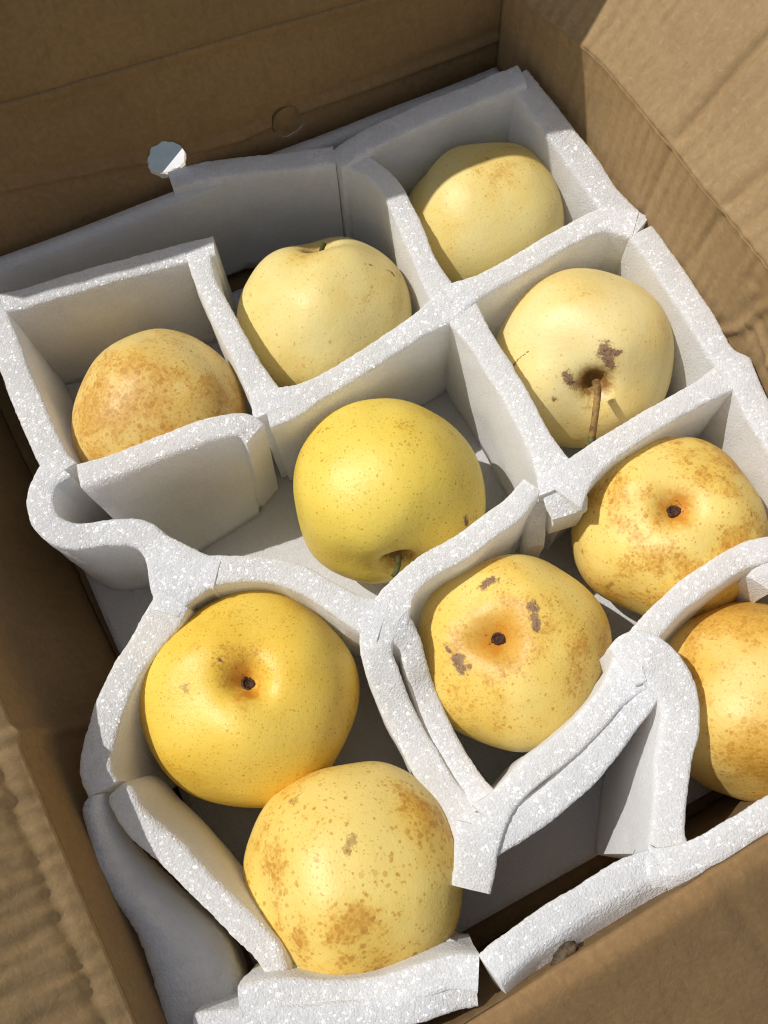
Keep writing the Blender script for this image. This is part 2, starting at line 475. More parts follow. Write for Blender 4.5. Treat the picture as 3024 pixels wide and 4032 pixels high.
# right wall and right flap (fold at 50 mm above the foam)
RF = ZF + 0.049
HW = RF - 0.005
def rw_x(y):
    tt = max(0.0, min(1.0, (0.016 - y) / 0.075))
    return 0.2965 + 0.0120 * (tt * tt * (3 - 2 * tt))
RC = [((0.000, 0.128), (0.5, 0.128), 0.0, 1), ((0.120, 0.131), (0.118, 0.06), 0.0018, 0.0020), ((0.160, 0.131), (0.150, 0.05), 0.0015, 0.0022), ((0.045, 0.131), (0.052, 0.05), 0.0005, 0.003)]
CRUMP = [((0.205, 0.13), (0.19, 0.07)), ((0.20, 0.10), (0.235, 0.085)), ((0.215, 0.13), (0.22, 0.09)), ((0.19, 0.115), (0.21, 0.075)), ((0.225, 0.11), (0.25, 0.12))]
def right_pos(a, b):
    y = 0.0165 - a
    d = 0.0010 * n2(a, b, 10, 2) + 0.0005 * n2(a, b, 45, 3)
    for p0, p1, dep, w in RC[1:]:
        d -= dep * math.exp(-(seg_dist((a, b), p0, p1) / w) ** 2)
    wa, wb = a + 0.004 * n2(a, b, 60, 61), b + 0.004 * n2(a, b, 60, 62)
    for p0, p1 in CRUMP:
        s = seg_dist((wa, wb), p0, p1)
        d += 0.0012 * math.exp(-(s / 0.0016) ** 2) - 0.0008 * math.exp(-((s - 0.005) / 0.0025) ** 2)
    d += 0.00035 * math.sin(a * 2 * math.pi / 0.0085 + 4 * n2(a, b, 14)) * max(0, n2(a, b, 14, 5) + 0.15)
    d += 0.0005 * math.exp(-((HW - b) / 0.0018) ** 2)
    return (rw_x(y) - d, y, b + 0.005)
panel('right_wall', right_pos, 0.377, HW, 0.0016, 0.0045, CARD, box)
FD = Vector((0.60, 0, 0.80)).normalized()
FN = Vector((-FD.z, 0, FD.x))
def rflap_pos(a, b):
    y = 0.0165 - a
    d = 0.0012 * n2(a, b, 9, 7) + 0.0006 * n2(a, b, 38, 8)
    for p0, p1, dep, w in (((0.120, 0.0), (0.121, 0.09), 0.0020, 0.0021), ((0.160, 0.0), (0.165, 0.09), 0.0016, 0.0021), ((0.047, 0.0), (0.045, 0.09), 0.0004, 0.003), ((0.205, 0), (0.2, 0.09), 0.0010, 0.003)):
        s = seg_dist((a, b), p0, p1)
        d -= dep * math.exp(-(s / w) ** 2)
        d += 0.4 * dep * math.exp(-((s - 0.006) / 0.004) ** 2)
    d += 0.0005 * math.sin(a * 2 * math.pi / 0.0088 + 3.5 * n2(a, b, 14, 4)) * max(0, n2(a, b, 13, 6) + 0.2)
    d *= min(1.0, b / 0.004)
    p = Vector(right_pos(a, HW)) + FD * b + FN * d
    return p
panel('right_flap', rflap_pos, 0.377, 0.125, 0.0016, 0.0045, CARD, box)

# left wall leaning out, its flap raised at 45 degrees and crumpled across
LF = ZF + 0.044
def left_pos(a, b):
    y = 0.052 - a
    u = b / (LF - 0.005)
    x = -0.0265 - 0.0188 * u - 0.0075 * math.sin(math.pi * u)
    d = 0.0010 * n2(a, b, 10, 12) + 0.0004 * n2(a, b, 50, 13)
    for p0, p1, dep, w in (((0.232, 0.0), (0.250, 0.14), 0.0022, 0.003), ((0.12, 0.0), (0.14, 0.14), 0.0009, 0.0018), ((0.150, 0.0), (0.168, 0.14), 0.0009, 0.0016), ((0.185, 0.02), (0.195, 0.14), 0.0008, 0.002)):
        d += dep * math.exp(-(seg_dist((a, b), p0, p1) / w) ** 2)
    return (x + d, y, b + 0.005)
panel('left_wall', left_pos, 0.420, LF - 0.005, 0.002, 0.0045, CARD_SHADED, box, flip=True)
LD = Vector((-0.64, 0, 0.77)).normalized(); LN = Vector((LD.z, 0, -LD.x))
def lflap_pos(a, b):
    y = 0.052 - a
    wr = a + 0.006 * n2(a, b, 26, 20)
    rid = 0.6 * noise.noise(Vector((wr * 120, b * 16, 21))) + 0.45 * noise.noise(Vector((wr * 230, b * 30, 23))) + 0.25 * noise.noise(Vector((wr * 420, b * 60, 25)))
    amp = 0.0031 * min(1.0, b / 0.012) * (0.8 + 0.7 * n2(a, b, 14, 22))
    d = amp * rid + 0.0016 * n2(a, b, 22, 23) * min(1, b / 0.02)
    d -= 0.0009 * math.exp(-((b - 0.010) / 0.003) ** 2)
    return Vector(left_pos(a, LF - 0.005)) + LD * b + LN * d
panel('left_flap', lflap_pos, 0.420, 0.11, 0.0013, 0.0045, CARD, box, flip=True, label='crumpled left flap with ridges across it')

# front wall and its flap bent outwards
FF = ZF + 0.022
def front_pos(a, b):
    x = -0.060 + a
    y = -0.3585 - 0.005 * b / (FF - 0.005)
    d = 0.0010 * n2(a, b, 10, 31) + 0.0004 * n2(a, b, 45, 32)
    return (x, y + d, b + 0.005)
panel('front_wall', front_pos, 0.376, FF - 0.005, 0.003, 0.0045, CARD_SHADED, box, flip=True)
FFD = Vector((0, -0.80, -0.60)).normalized(); FFN = Vector((0, -FFD.z, FFD.y)) * -1
def fflap_pos(a, b):
    x = -0.060 + a
    d = 0.0010 * n2(a, b, 9, 41) + 0.0004 * n2(a, b, 40, 42)
    d -= 0.0010 * math.exp(-(seg_dist((a, b), (0.215, 0.0), (0.235, 0.12)) / 0.004) ** 2)
    d *= min(1.0, b / 0.006)
    drop = 0.75 * 0.002 * math.log(1 + math.exp((b - 0.007) / 0.002))
    return Vector(front_pos(a, FF - 0.005)) + Vector((0, -b * (1 if b < 0.007 else 0.8 + 0.2 * 0.007 / b), 0.0016 - drop)) + Vector((0, -0.6, 0.8)) * d
panel('front_flap', fflap_pos, 0.376, 0.085, 0.0015, 0.0045, CARD_PLAIN, box, flip=True)

def floor_pos(a, b):
    return (-0.062 + a, 0.053 - b, 0.0048 + 0.0003 * n2(a, b, 20, 51))
panel('bottom', floor_pos, 0.378, 0.414, 0.012, 0.0045, CARD_SHADED, box, flip=True)

# ------------------------------------------------------------------ foam
def fnoise(p, amp1=0.0006, amp2=0.00035):
    return (noise.noise(p * 160.0) * amp1 + noise.noise(p * 640.0 + Vector((3, 1, 7))) * amp2)

def catmull(pts, n):
    """evenly spaced samples of a smooth curve through pts (tuples of any size)"""
    P = [Vector(p) if len(p) <= 4 else p for p in pts]
    def ev(i, t):
        p0 = P[max(i - 1, 0)]; p1 = P[i]; p2 = P[min(i + 1, len(P) - 1)]; p3 = P[min(i + 2, len(P) - 1)]
        return 0.5 * ((2 * p1) + (p2 - p0) * t + (2 * p0 - 5 * p1 + 4 * p2 - p3) * t * t + (3 * p1 - p0 - 3 * p2 + p3) * t ** 3)
    dense = []
    for i in range(len(P) - 1):
        for k in range(16):
            dense.append(ev(i, k / 16))
    dense.append(P[-1])
    acc = [0.0]
    for i in range(1, len(dense)):
        acc.append(acc[-1] + (dense[i] - dense[i - 1]).length)
    res = []; j = 0
    for k in range(n):
        s = acc[-1] * k / (n - 1)
        while j < len(acc) - 2 and acc[j + 1] < s: j += 1
        f = (s - acc[j]) / max(1e-9, acc[j + 1] - acc[j])
        res.append(dense[j].lerp(dense[j + 1], min(1, max(0, f))))
    return res

def skin_rows(name, rows, cuts, mat, parent, amp=1.0):
    """closed tube from equal rings of points, with noise-roughened surface and closed ends"""
    m = len(rows[0])
    verts = [Vector(p) for r in rows for p in r]
    cut = [c for r in cuts for c in r]
    faces = []
    for i in range(len(rows) - 1):
        for j in range(m):
            k = (j + 1) % m
            faces.append((i * m + j, i * m + k, (i + 1) * m + k, (i + 1) * m + j))
    nb_ = len(verts)
    verts += [Vector(p) for p in rows[0]] + [Vector(p) for p in rows[-1]]
    cut += list(cuts[0]) + list(cuts[-1])
    last_ = (len(rows) - 1) * m
    twin = {nb_ + j: j for j in range(m)}
    twin.update({nb_ + m + j: last_ + j for j in range(m)})
    faces.append(tuple(nb_ + j for j in range(m - 1, -1, -1)))
    faces.append(tuple(nb_ + m + j for j in range(m)))
    me = mesh(name, verts, faces)
    nrm = [v.normal.copy() for v in me.vertices]
    for v, c in zip(me.vertices, cut):
        nn = nrm[twin.get(v.index, v.index)]
        v.co += nn * (fnoise(v.co, 0.00022 * amp, (0.00008 + 0.00026 * c) * amp) + 0.0009 * (1 - c) * noise.noise(v.co * 50.0))
    me.transform(Matrix.Translation(-parent.location))
    fattr(me, 'cut', cut)
    bm = bmesh.new(); bm.from_mesh(me)
    bmesh.ops.triangulate(bm, faces=[f for f in bm.faces if len(f.verts) > 4])
    bmesh.ops.recalc_face_normals(bm, faces=bm.faces[:])
    bm.to_mesh(me); bm.free()
    me.polygons.foreach_set('use_smooth', [True] * len(me.polygons))
    return link(name, me, mat, parent)

STRIPS = [
    ([(-0.0025, 0.0156, 0.091, 12.0), (0.024, 0.0086, 0.091, 12.0), (0.0516, 0.0037, 0.091, 12.0), (0.079, -0.0022, 0.091, 12.0), (0.1017, -0.0077, 0.091, 12.0), (0.1158, -0.0123, 0.093, 12.0)], [(-0.0025, 0.0156, 0.0125), (0.024, 0.0086, 0.0125), (0.0516, 0.0037, 0.0125), (0.079, -0.0022, 0.0125), (0.1017, -0.0077, 0.0125), (0.1158, -0.0123, 0.0125)], 0, 'back edge strip left'),
    ([(0.0061, 0.016, 0.091, 13.5), (0.0045, -0.0096, 0.091, 13.5), (0.0029, -0.0286, 0.091, 13.5), (0.0019, -0.0544, 0.091, 13.5), (0.0017, -0.0757, 0.091, 13.5), (0.0029, -0.0856, 0.091, 15)], [(0.0061, 0.016, 0.0125), (0.0045, -0.0096, 0.0125), (0.0029, -0.0286, 0.0125), (0.0019, -0.0544, 0.0125), (0.0017, -0.0757, 0.0125), (0.0029, -0.0856, 0.0125)], 0, None),
    ([(0.1073, -0.011, 0.091, 13), (0.1033, -0.0285, 0.091, 11), (0.1021, -0.0516, 0.091, 11), (0.1012, -0.0784, 0.091, 11.5), (0.101, -0.095, 0.091, 15), (0.1003, -0.1069, 0.091, 20)], [(0.1073, -0.011, 0.0125), (0.1033, -0.0285, 0.0125), (0.1021, -0.0516, 0.0125), (0.1012, -0.0784, 0.0125), (0.101, -0.095, 0.0125), (0.1003, -0.1069, 0.0125)], 0, None),
    ([(0.1132, 0.0332, 0.093, 12), (0.128, 0.0303, 0.093, 12), (0.1482, 0.0231, 0.093, 12), (0.1699, 0.0136, 0.093, 12), (0.1849, 0.0062, 0.095, 12), (0.1919, 0.0033, 0.095, 13)], [(0.1132, 0.0332, 0.0125), (0.128, 0.0303, 0.0125), (0.1482, 0.0231, 0.0125), (0.1699, 0.0136, 0.0125), (0.1849, 0.0062, 0.0125), (0.1919, 0.0033, 0.0125)], 0, None),
    ([(0.1905, -0.0004, 0.095, 13), (0.209, 0.0009, 0.097, 13.5), (0.2316, -0.0021, 0.101, 13.5), (0.2559, -0.0066, 0.105, 13.5), (0.2744, -0.0112, 0.109, 13.5), (0.2907, -0.0143, 0.111, 14)], [(0.1905, -0.0004, 0.0125), (0.209, 0.0009, 0.0125), (0.2316, -0.0021, 0.0125), (0.2559, -0.0066, 0.0125), (0.2744, -0.0112, 0.0125), (0.2907, -0.0143, 0.0125)], 0, None),
    ([(0.1958, 0.0017, 0.094, 13), (0.2046, -0.0115, 0.093, 11.5), (0.2086, -0.0244, 0.091, 11.5), (0.2067, -0.0457, 0.091, 11.5), (0.2022, -0.071, 0.091, 11.5), (0.2006, -0.0882, 0.091, 13.5), (0.2021, -0.0979, 0.091, 20)], [(0.1958, 0.0017, 0.0125), (0.2046, -0.0115, 0.0125), (0.2086, -0.0244, 0.0125), (0.2067, -0.0457, 0.0125), (0.2022, -0.071, 0.0125), (0.2006, -0.0882, 0.0125), (0.2021, -0.0979, 0.0125)], 0, None),
    ([(0.2889, -0.0131, 0.11, 14), (0.2931, -0.0349, 0.103, 15), (0.2966, -0.059, 0.097, 15), (0.2981, -0.0852, 0.093, 15), (0.2999, -0.1003, 0.091, 16), (0.3031, -0.109, 0.091, 16)], [(0.2889, -0.0131, 0.0125), (0.2931, -0.0349, 0.0125), (0.2966, -0.059, 0.0125), (0.2981, -0.0852, 0.0125), (0.2999, -0.1003, 0.0125), (0.3031, -0.109, 0.0125)], 0, None),
    ([(0.2018, -0.0972, 0.091, 20), (0.2109, -0.0971, 0.091, 15), (0.2239, -0.0972, 0.091, 11.5), (0.2484, -0.0959, 0.091, 11.5), (0.2733, -0.0947, 0.091, 11.5), (0.291, -0.0966, 0.091, 14), (0.3014, -0.1062, 0.091, 17)], [(0.2018, -0.0972, 0.0125), (0.2109, -0.0971, 0.0125), (0.2239, -0.0972, 0.0125), (0.2484, -0.0959, 0.0125), (0.2733, -0.0947, 0.0125), (0.291, -0.0966, 0.0125), (0.3014, -0.1062, 0.0125)], 0, None),
    ([(0.3019, -0.1108, 0.091, 14), (0.3019, -0.1246, 0.091, 13.5), (0.3011, -0.1413, 0.091, 13.5), (0.2989, -0.1664, 0.091, 13.5), (0.297, -0.1846, 0.091, 13), (0.299, -0.1955, 0.091, 17)], [(0.3019, -0.1108, 0.0125), (0.3019, -0.1246, 0.0125), (0.3011, -0.1413, 0.0125), (0.2989, -0.1664, 0.0125), (0.297, -0.1846, 0.0125), (0.299, -0.1955, 0.0125)], 0, None),
    ([(0.0983, -0.1036, 0.091, 22), (0.1101, -0.1066, 0.091, 17), (0.1247, -0.1067, 0.091, 12), (0.1426, -0.1056, 0.091, 12), (0.1666, -0.1029, 0.091, 12), (0.1856, -0.1007, 0.091, 13.5), (0.2009, -0.0987, 0.091, 20)], [(0.0983, -0.1036, 0.0125), (0.1101, -0.1066, 0.0125), (0.1247, -0.1067, 0.0125), (0.1426, -0.1056, 0.0125), (0.1666, -0.1029, 0.0125), (0.1856, -0.1007, 0.0125), (0.2009, -0.0987, 0.0125)], 0, None),
    ([(0.2035, -0.0987, 0.091, 21), (0.2031, -0.1145, 0.091, 14.5), (0.203, -0.1316, 0.091, 13), (0.2023, -0.1534, 0.091, 13), (0.2, -0.175, 0.091, 13), (0.1985, -0.1911, 0.091, 16), (0.1969, -0.2043, 0.091, 24)], [(0.2035, -0.0987, 0.0125), (0.2031, -0.1145, 0.0125), (0.203, -0.1316, 0.0125), (0.2023, -0.1534, 0.0125), (0.2, -0.175, 0.0125), (0.1985, -0.1911, 0.0125), (0.1969, -0.2043, 0.0125)], 0, None),
    ([(0.1937, -0.2063, 0.091, 24), (0.2032, -0.2029, 0.091, 18), (0.2177, -0.1996, 0.091, 13), (0.2391, -0.1975, 0.091, 11.5), (0.26, -0.1967, 0.091, 11.5), (0.2805, -0.1966, 0.091, 12.5), (0.2994, -0.1957, 0.091, 16)], [(0.1937, -0.2063, 0.0125), (0.2032, -0.2029, 0.0125), (0.2177, -0.1996, 0.0125), (0.2391, -0.1975, 0.0125), (0.26, -0.1967, 0.0125), (0.2805, -0.1966, 0.0125), (0.2994, -0.1957, 0.0125)], 0, None),
    ([(0.2993, -0.1929, 0.091, 15), (0.2947, -0.2121, 0.091, 13.5), (0.2924, -0.2281, 0.091, 13.5), (0.2899, -0.25, 0.091, 13.5), (0.2862, -0.2778, 0.091, 13.5)], [(0.2993, -0.1929, 0.0125), (0.2947, -0.2121, 0.0125), (0.2924, -0.2281, 0.0125), (0.2899, -0.25, 0.0125), (0.2862, -0.2778, 0.0125)], 0, None),
    ([(0.1964, -0.2007, 0.089, 17), (0.196, -0.2085, 0.087, 20), (0.1946, -0.2155, 0.083, 17)], [(0.1964, -0.2007, 0.061), (0.196, -0.2085, 0.061), (0.1946, -0.2155, 0.061)], 0, None),
    ([(0.1869, -0.2026, 0.079, 8), (0.1835, -0.2085, 0.069, 9), (0.1803, -0.2156, 0.057, 8)], [(0.1869, -0.2026, 0.036), (0.1835, -0.2085, 0.036), (0.1803, -0.2156, 0.036)], 0, None),
    ([(0.0087, -0.0909, 0.091, 12), (0.0261, -0.095, 0.093, 11.5), (0.0484, -0.0983, 0.095, 11.5), (0.0703, -0.1019, 0.096, 11.5), (0.0845, -0.1064, 0.095, 11.5), (0.0884, -0.1127, 0.092, 13)], [(0.0196, -0.1222, 0.013), (0.025, -0.1223, 0.013), (0.0401, -0.1163, 0.013), (0.0587, -0.1149, 0.013), (0.073, -0.1141, 0.013), (0.083, -0.1137, 0.013)], 0, None),
    ([(0.0029, -0.0816, 0.091, 17), (-0.0061, -0.0856, 0.091, 12.5), (-0.0122, -0.095, 0.091, 12.5), (-0.0121, -0.1067, 0.091, 12.5), (-0.0045, -0.1165, 0.091, 12.5), (0.0098, -0.1226, 0.091, 12.5), (0.0214, -0.1297, 0.091, 12.5), (0.0255, -0.139, 0.091, 13.5), (0.0255, -0.1512, 0.091, 18), (0.0229, -0.1617, 0.091, 18), (0.0165, -0.1687, 0.091, 13)], [(0.0029, -0.0816, 0.0125), (-0.0061, -0.0856, 0.0125), (-0.0122, -0.095, 0.0125), (-0.0121, -0.1067, 0.0125), (-0.0045, -0.1165, 0.0125), (0.0098, -0.1226, 0.0125), (0.0214, -0.1297, 0.0125), (0.0255, -0.139, 0.0125), (0.0255, -0.1512, 0.0125), (0.0229, -0.1617, 0.0125), (0.0165, -0.1687, 0.0125)], 0, None),
    ([(0.0256, -0.1378, 0.091, 12), (0.0305, -0.1468, 0.091, 14), (0.036, -0.1567, 0.091, 16), (0.0438, -0.164, 0.091, 14)], [(0.0256, -0.1378, 0.0125), (0.0305, -0.1468, 0.0125), (0.036, -0.1567, 0.0125), (0.0438, -0.164, 0.0125)], 0, None),
    ([(0.0234, -0.1608, 0.091, 20), (0.0367, -0.16, 0.091, 17), (0.0503, -0.1648, 0.091, 12.5), (0.0642, -0.1732, 0.091, 12), (0.0747, -0.1839, 0.091, 12), (0.0831, -0.1982, 0.091, 12), (0.0895, -0.2094, 0.091, 14), (0.097, -0.2178, 0.091, 20)], [(0.0234, -0.1608, 0.0125), (0.0367, -0.16, 0.0125), (0.0503, -0.1648, 0.0125), (0.0642, -0.1732, 0.0125), (0.0747, -0.1839, 0.0125), (0.0831, -0.1982, 0.0125), (0.0895, -0.2094, 0.0125), (0.097, -0.2178, 0.0125)], 0, None),
    ([(0.0221, -0.1648, 0.091, 16), (0.0132, -0.1699, 0.089, 17), (0.0019, -0.1762, 0.089, 14), (-0.0088, -0.1831, 0.091, 13), (-0.0194, -0.193, 0.093, 13), (-0.028, -0.2047, 0.097, 13), (-0.0335, -0.2155, 0.101, 13), (-0.0341, -0.2243, 0.101, 13)], [(0.0281, -0.1648, 0.0125), (0.0192, -0.1699, 0.0125), (0.0079, -0.1762, 0.0125), (-0.0028, -0.1831, 0.0125), (-0.0134, -0.193, 0.0125), (-0.022, -0.2047, 0.0125), (-0.0275, -0.2155, 0.0125), (-0.0281, -0.2243, 0.0125)], 0, None),
    ([(0.0997, -0.217, 0.091, 20), (0.1118, -0.2093, 0.091, 13), (0.1272, -0.2059, 0.091, 11.5), (0.1424, -0.206, 0.091, 11.5), (0.1579, -0.2038, 0.091, 11.5), (0.1722, -0.202, 0.091, 11.5), (0.185, -0.197, 0.091, 10)], [(0.0997, -0.217, 0.0125), (0.1118, -0.2093, 0.0125), (0.1272, -0.2059, 0.0125), (0.1424, -0.206, 0.0125), (0.1579, -0.2038, 0.0125), (0.1722, -0.202, 0.0125), (0.185, -0.197, 0.0125)], 0, None),
    ([(0.0984, -0.2151, 0.091, 20), (0.089, -0.2254, 0.089, 14), (0.086, -0.2378, 0.083, 13.5), (0.0844, -0.2513, 0.076, 13.5), (0.0842, -0.2676, 0.073, 13.5), (0.0843, -0.2864, 0.076, 14), (0.0861, -0.3018, 0.081, 16), (0.0885, -0.3118, 0.086, 20)], [(0.0984, -0.2151, 0.0125), (0.089, -0.2254, 0.0125), (0.086, -0.2378, 0.0125), (0.0844, -0.2513, 0.0125), (0.0842, -0.2676, 0.0125), (0.0843, -0.2864, 0.0125), (0.0861, -0.3018, 0.0125), (0.0885, -0.3118, 0.0125)], 0, None),
    ([(0.1006, -0.221, 0.091, 16), (0.1025, -0.2304, 0.087, 10.5), (0.1004, -0.2394, 0.081, 10.5), (0.0984, -0.2516, 0.071, 10.5), (0.0963, -0.2727, 0.071, 10.5), (0.0966, -0.2922, 0.076, 10.5), (0.0973, -0.3035, 0.086, 12)], [(0.1006, -0.221, 0.0125), (0.1025, -0.2304, 0.0125), (0.1004, -0.2394, 0.0125), (0.0984, -0.2516, 0.0125), (0.0963, -0.2727, 0.0125), (0.0966, -0.2922, 0.0125), (0.0973, -0.3035, 0.0125)], 0, None),
    ([(0.0939, -0.3088, 0.094, 16), (0.1034, -0.3056, 0.094, 11), (0.1194, -0.3016, 0.094, 11.5), (0.1355, -0.2998, 0.094, 11.5), (0.1512, -0.2962, 0.094, 11.5), (0.1641, -0.2921, 0.094, 12), (0.1787, -0.2872, 0.094, 22)], [(0.0939, -0.3088, 0.0125), (0.1034, -0.3056, 0.0125), (0.1194, -0.3016, 0.0125), (0.1355, -0.2998, 0.0125), (0.1512, -0.2962, 0.0125), (0.1641, -0.2921, 0.0125), (0.1787, -0.2872, 0.0125)], 0, None),
    ([(0.0861, -0.3134, 0.091, 20), (0.0946, -0.3152, 0.091, 15), (0.1086, -0.316, 0.091, 12.5), (0.1249, -0.3144, 0.091, 12.5), (0.1402, -0.3112, 0.091, 12.5), (0.1535, -0.3067, 0.091, 12.5), (0.1646, -0.3016, 0.091, 14), (0.1774, -0.2929, 0.093, 22)], [(0.0861, -0.3134, 0.0125), (0.0946, -0.3152, 0.0125), (0.1086, -0.316, 0.0125), (0.1249, -0.3144, 0.0125), (0.1402, -0.3112, 0.0125), (0.1535, -0.3067, 0.0125), (0.1646, -0.3016, 0.0125), (0.1774, -0.2929, 0.0125)], 0, None),
    ([(0.0899, -0.3095, 0.094, 19), (0.0846, -0.3154, 0.094, 18), (0.0805, -0.3214, 0.093, 17), (0.0748, -0.328, 0.091, 16.5)], [(0.0899, -0.3065, 0.041), (0.0846, -0.3124, 0.041), (0.0805, -0.3184, 0.041), (0.0748, -0.325, 0.041)], 0, None),
    ([(0.1732, -0.2845, 0.096, 19), (0.1816, -0.2848, 0.098, 22), (0.1861, -0.2919, 0.097, 20), (0.1871, -0.3032, 0.096, 17), (0.1815, -0.3148, 0.095, 16), (0.1704, -0.3253, 0.095, 14.5), (0.1617, -0.3357, 0.096, 13.5), (0.1533, -0.3449, 0.099, 13.5), (0.1465, -0.3535, 0.103, 17)], [(0.1672, -0.2845, 0.0125), (0.1756, -0.2848, 0.0125), (0.1801, -0.2919, 0.0125), (0.1811, -0.3032, 0.0125), (0.1755, -0.3148, 0.0125), (0.1644, -0.3253, 0.0125), (0.1557, -0.3357, 0.0125), (0.1473, -0.3449, 0.0125), (0.1405, -0.3535, 0.0125)], 0, None),
    ([(0.1815, -0.2801, 0.093, 11), (0.2022, -0.2739, 0.091, 11), (0.2179, -0.2709, 0.091, 11), (0.2328, -0.27, 0.091, 11), (0.246, -0.2699, 0.091, 11), (0.2589, -0.2733, 0.093, 11), (0.272, -0.2788, 0.093, 11)], [(0.1865, -0.2901, 0.0125), (0.2072, -0.2839, 0.0125), (0.2229, -0.2809, 0.0125), (0.2378, -0.28, 0.0125), (0.251, -0.2799, 0.0125), (0.2639, -0.2833, 0.0125), (0.277, -0.2888, 0.0125)], 0, None),
    ([(0.2473, -0.2833, 0.086, 12), (0.2537, -0.2809, 0.091, 12), (0.2647, -0.28, 0.091, 12)], [(0.2473, -0.2833, 0.0125), (0.2537, -0.2809, 0.0125), (0.2647, -0.28, 0.0125)], 0, None),
    ([(0.1406, -0.3535, 0.107, 13), (0.1489, -0.3562, 0.108, 12), (0.1611, -0.3577, 0.109, 12), (0.1757, -0.358, 0.109, 12), (0.1928, -0.358, 0.109, 12), (0.2073, -0.3588, 0.109, 12)], [(0.1426, -0.3705, 0.089), (0.1509, -0.3732, 0.089), (0.1631, -0.3747, 0.089), (0.1777, -0.375, 0.089), (0.1948, -0.375, 0.089), (0.2093, -0.3758, 0.089)], 0, None),
    ([(0.1455, -0.3529, 0.106, 17), (0.1399, -0.3562, 0.108, 14), (0.1377, -0.3607, 0.105, 12)], [(0.1455, -0.3529, 0.081), (0.1399, -0.3562, 0.081), (0.1377, -0.3607, 0.081)], 0, None),
    ([(0.1408, -0.3536, 0.106, 13), (0.1337, -0.3515, 0.107, 12), (0.1227, -0.3502, 0.109, 12), (0.1073, -0.3497, 0.111, 12), (0.092, -0.3496, 0.113, 12), (0.0766, -0.3502, 0.115, 12), (0.0665, -0.3518, 0.115, 12)], [(0.1408, -0.3666, 0.091), (0.1337, -0.3645, 0.091), (0.1227, -0.3632, 0.091), (0.1073, -0.3627, 0.091), (0.092, -0.3626, 0.091), (0.0766, -0.3632, 0.091), (0.0665, -0.3648, 0.091)], 0, None),
    ([(0.0622, -0.3518, 0.111, 13), (0.0538, -0.3468, 0.111, 11.5), (0.04, -0.3433, 0.111, 11.5), (0.0258, -0.3398, 0.109, 11.5), (0.0117, -0.3332, 0.107, 11.5), (-0.0049, -0.3233, 0.109, 11.5), (-0.0178, -0.3185, 0.111, 11.5)], [(0.0622, -0.3498, 0.061), (0.0538, -0.3448, 0.061), (0.04, -0.3413, 0.061), (0.0258, -0.3378, 0.061), (0.0117, -0.3312, 0.061), (-0.0049, -0.3213, 0.061), (-0.0178, -0.3165, 0.061)], 0, None),
    ([(0.0588, -0.3568, 0.107, 11), (0.0496, -0.3527, 0.109, 12), (0.0379, -0.35, 0.111, 12), (0.0227, -0.3456, 0.111, 12), (0.0014, -0.3366, 0.111, 12), (-0.0192, -0.3259, 0.111, 12), (-0.0361, -0.3189, 0.111, 12)], [(0.0588, -0.3548, 0.061), (0.0496, -0.3507, 0.061), (0.0379, -0.348, 0.061), (0.0227, -0.3436, 0.061), (0.0014, -0.3346, 0.061), (-0.0192, -0.3239, 0.061), (-0.0361, -0.3169, 0.061)], 0, None),
    ([(0.0582, -0.35, 0.086, 11), (0.0537, -0.3439, 0.081, 12.0), (0.0452, -0.3405, 0.076, 12.0), (0.0339, -0.3379, 0.071, 12.0)], [(0.0582, -0.35, 0.031), (0.0537, -0.3439, 0.031), (0.0452, -0.3405, 0.031), (0.0339, -0.3379, 0.031)], 0, None),
    ([(0.0116, -0.3353, 0.091, 10), (0.0029, -0.325, 0.089, 12.0), (-0.0024, -0.3206, 0.089, 12.0), (-0.0066, -0.3207, 0.091, 12.0)], [(0.0116, -0.3353, 0.041), (0.0029, -0.325, 0.041), (-0.0024, -0.3206, 0.041), (-0.0066, -0.3207, 0.041)], 0, None),
    ([(-0.031, -0.2264, 0.096, 8), (-0.0301, -0.2307, 0.097, 10.5), (-0.0288, -0.2418, 0.097, 10.5), (-0.0219, -0.2585, 0.097, 10.5), (-0.0152, -0.2773, 0.097, 10.5), (-0.0086, -0.2956, 0.097, 10.5), (-0.0041, -0.3091, 0.096, 10.5), (-0.0047, -0.3182, 0.094, 9)], [(-0.0347, -0.2225, 0.021), (-0.0329, -0.2267, 0.021), (-0.0282, -0.2402, 0.021), (-0.023, -0.2573, 0.021), (-0.0177, -0.2776, 0.021), (-0.0122, -0.2965, 0.021), (-0.0091, -0.3115, 0.021), (-0.0099, -0.3209, 0.021)], 2, None),
]

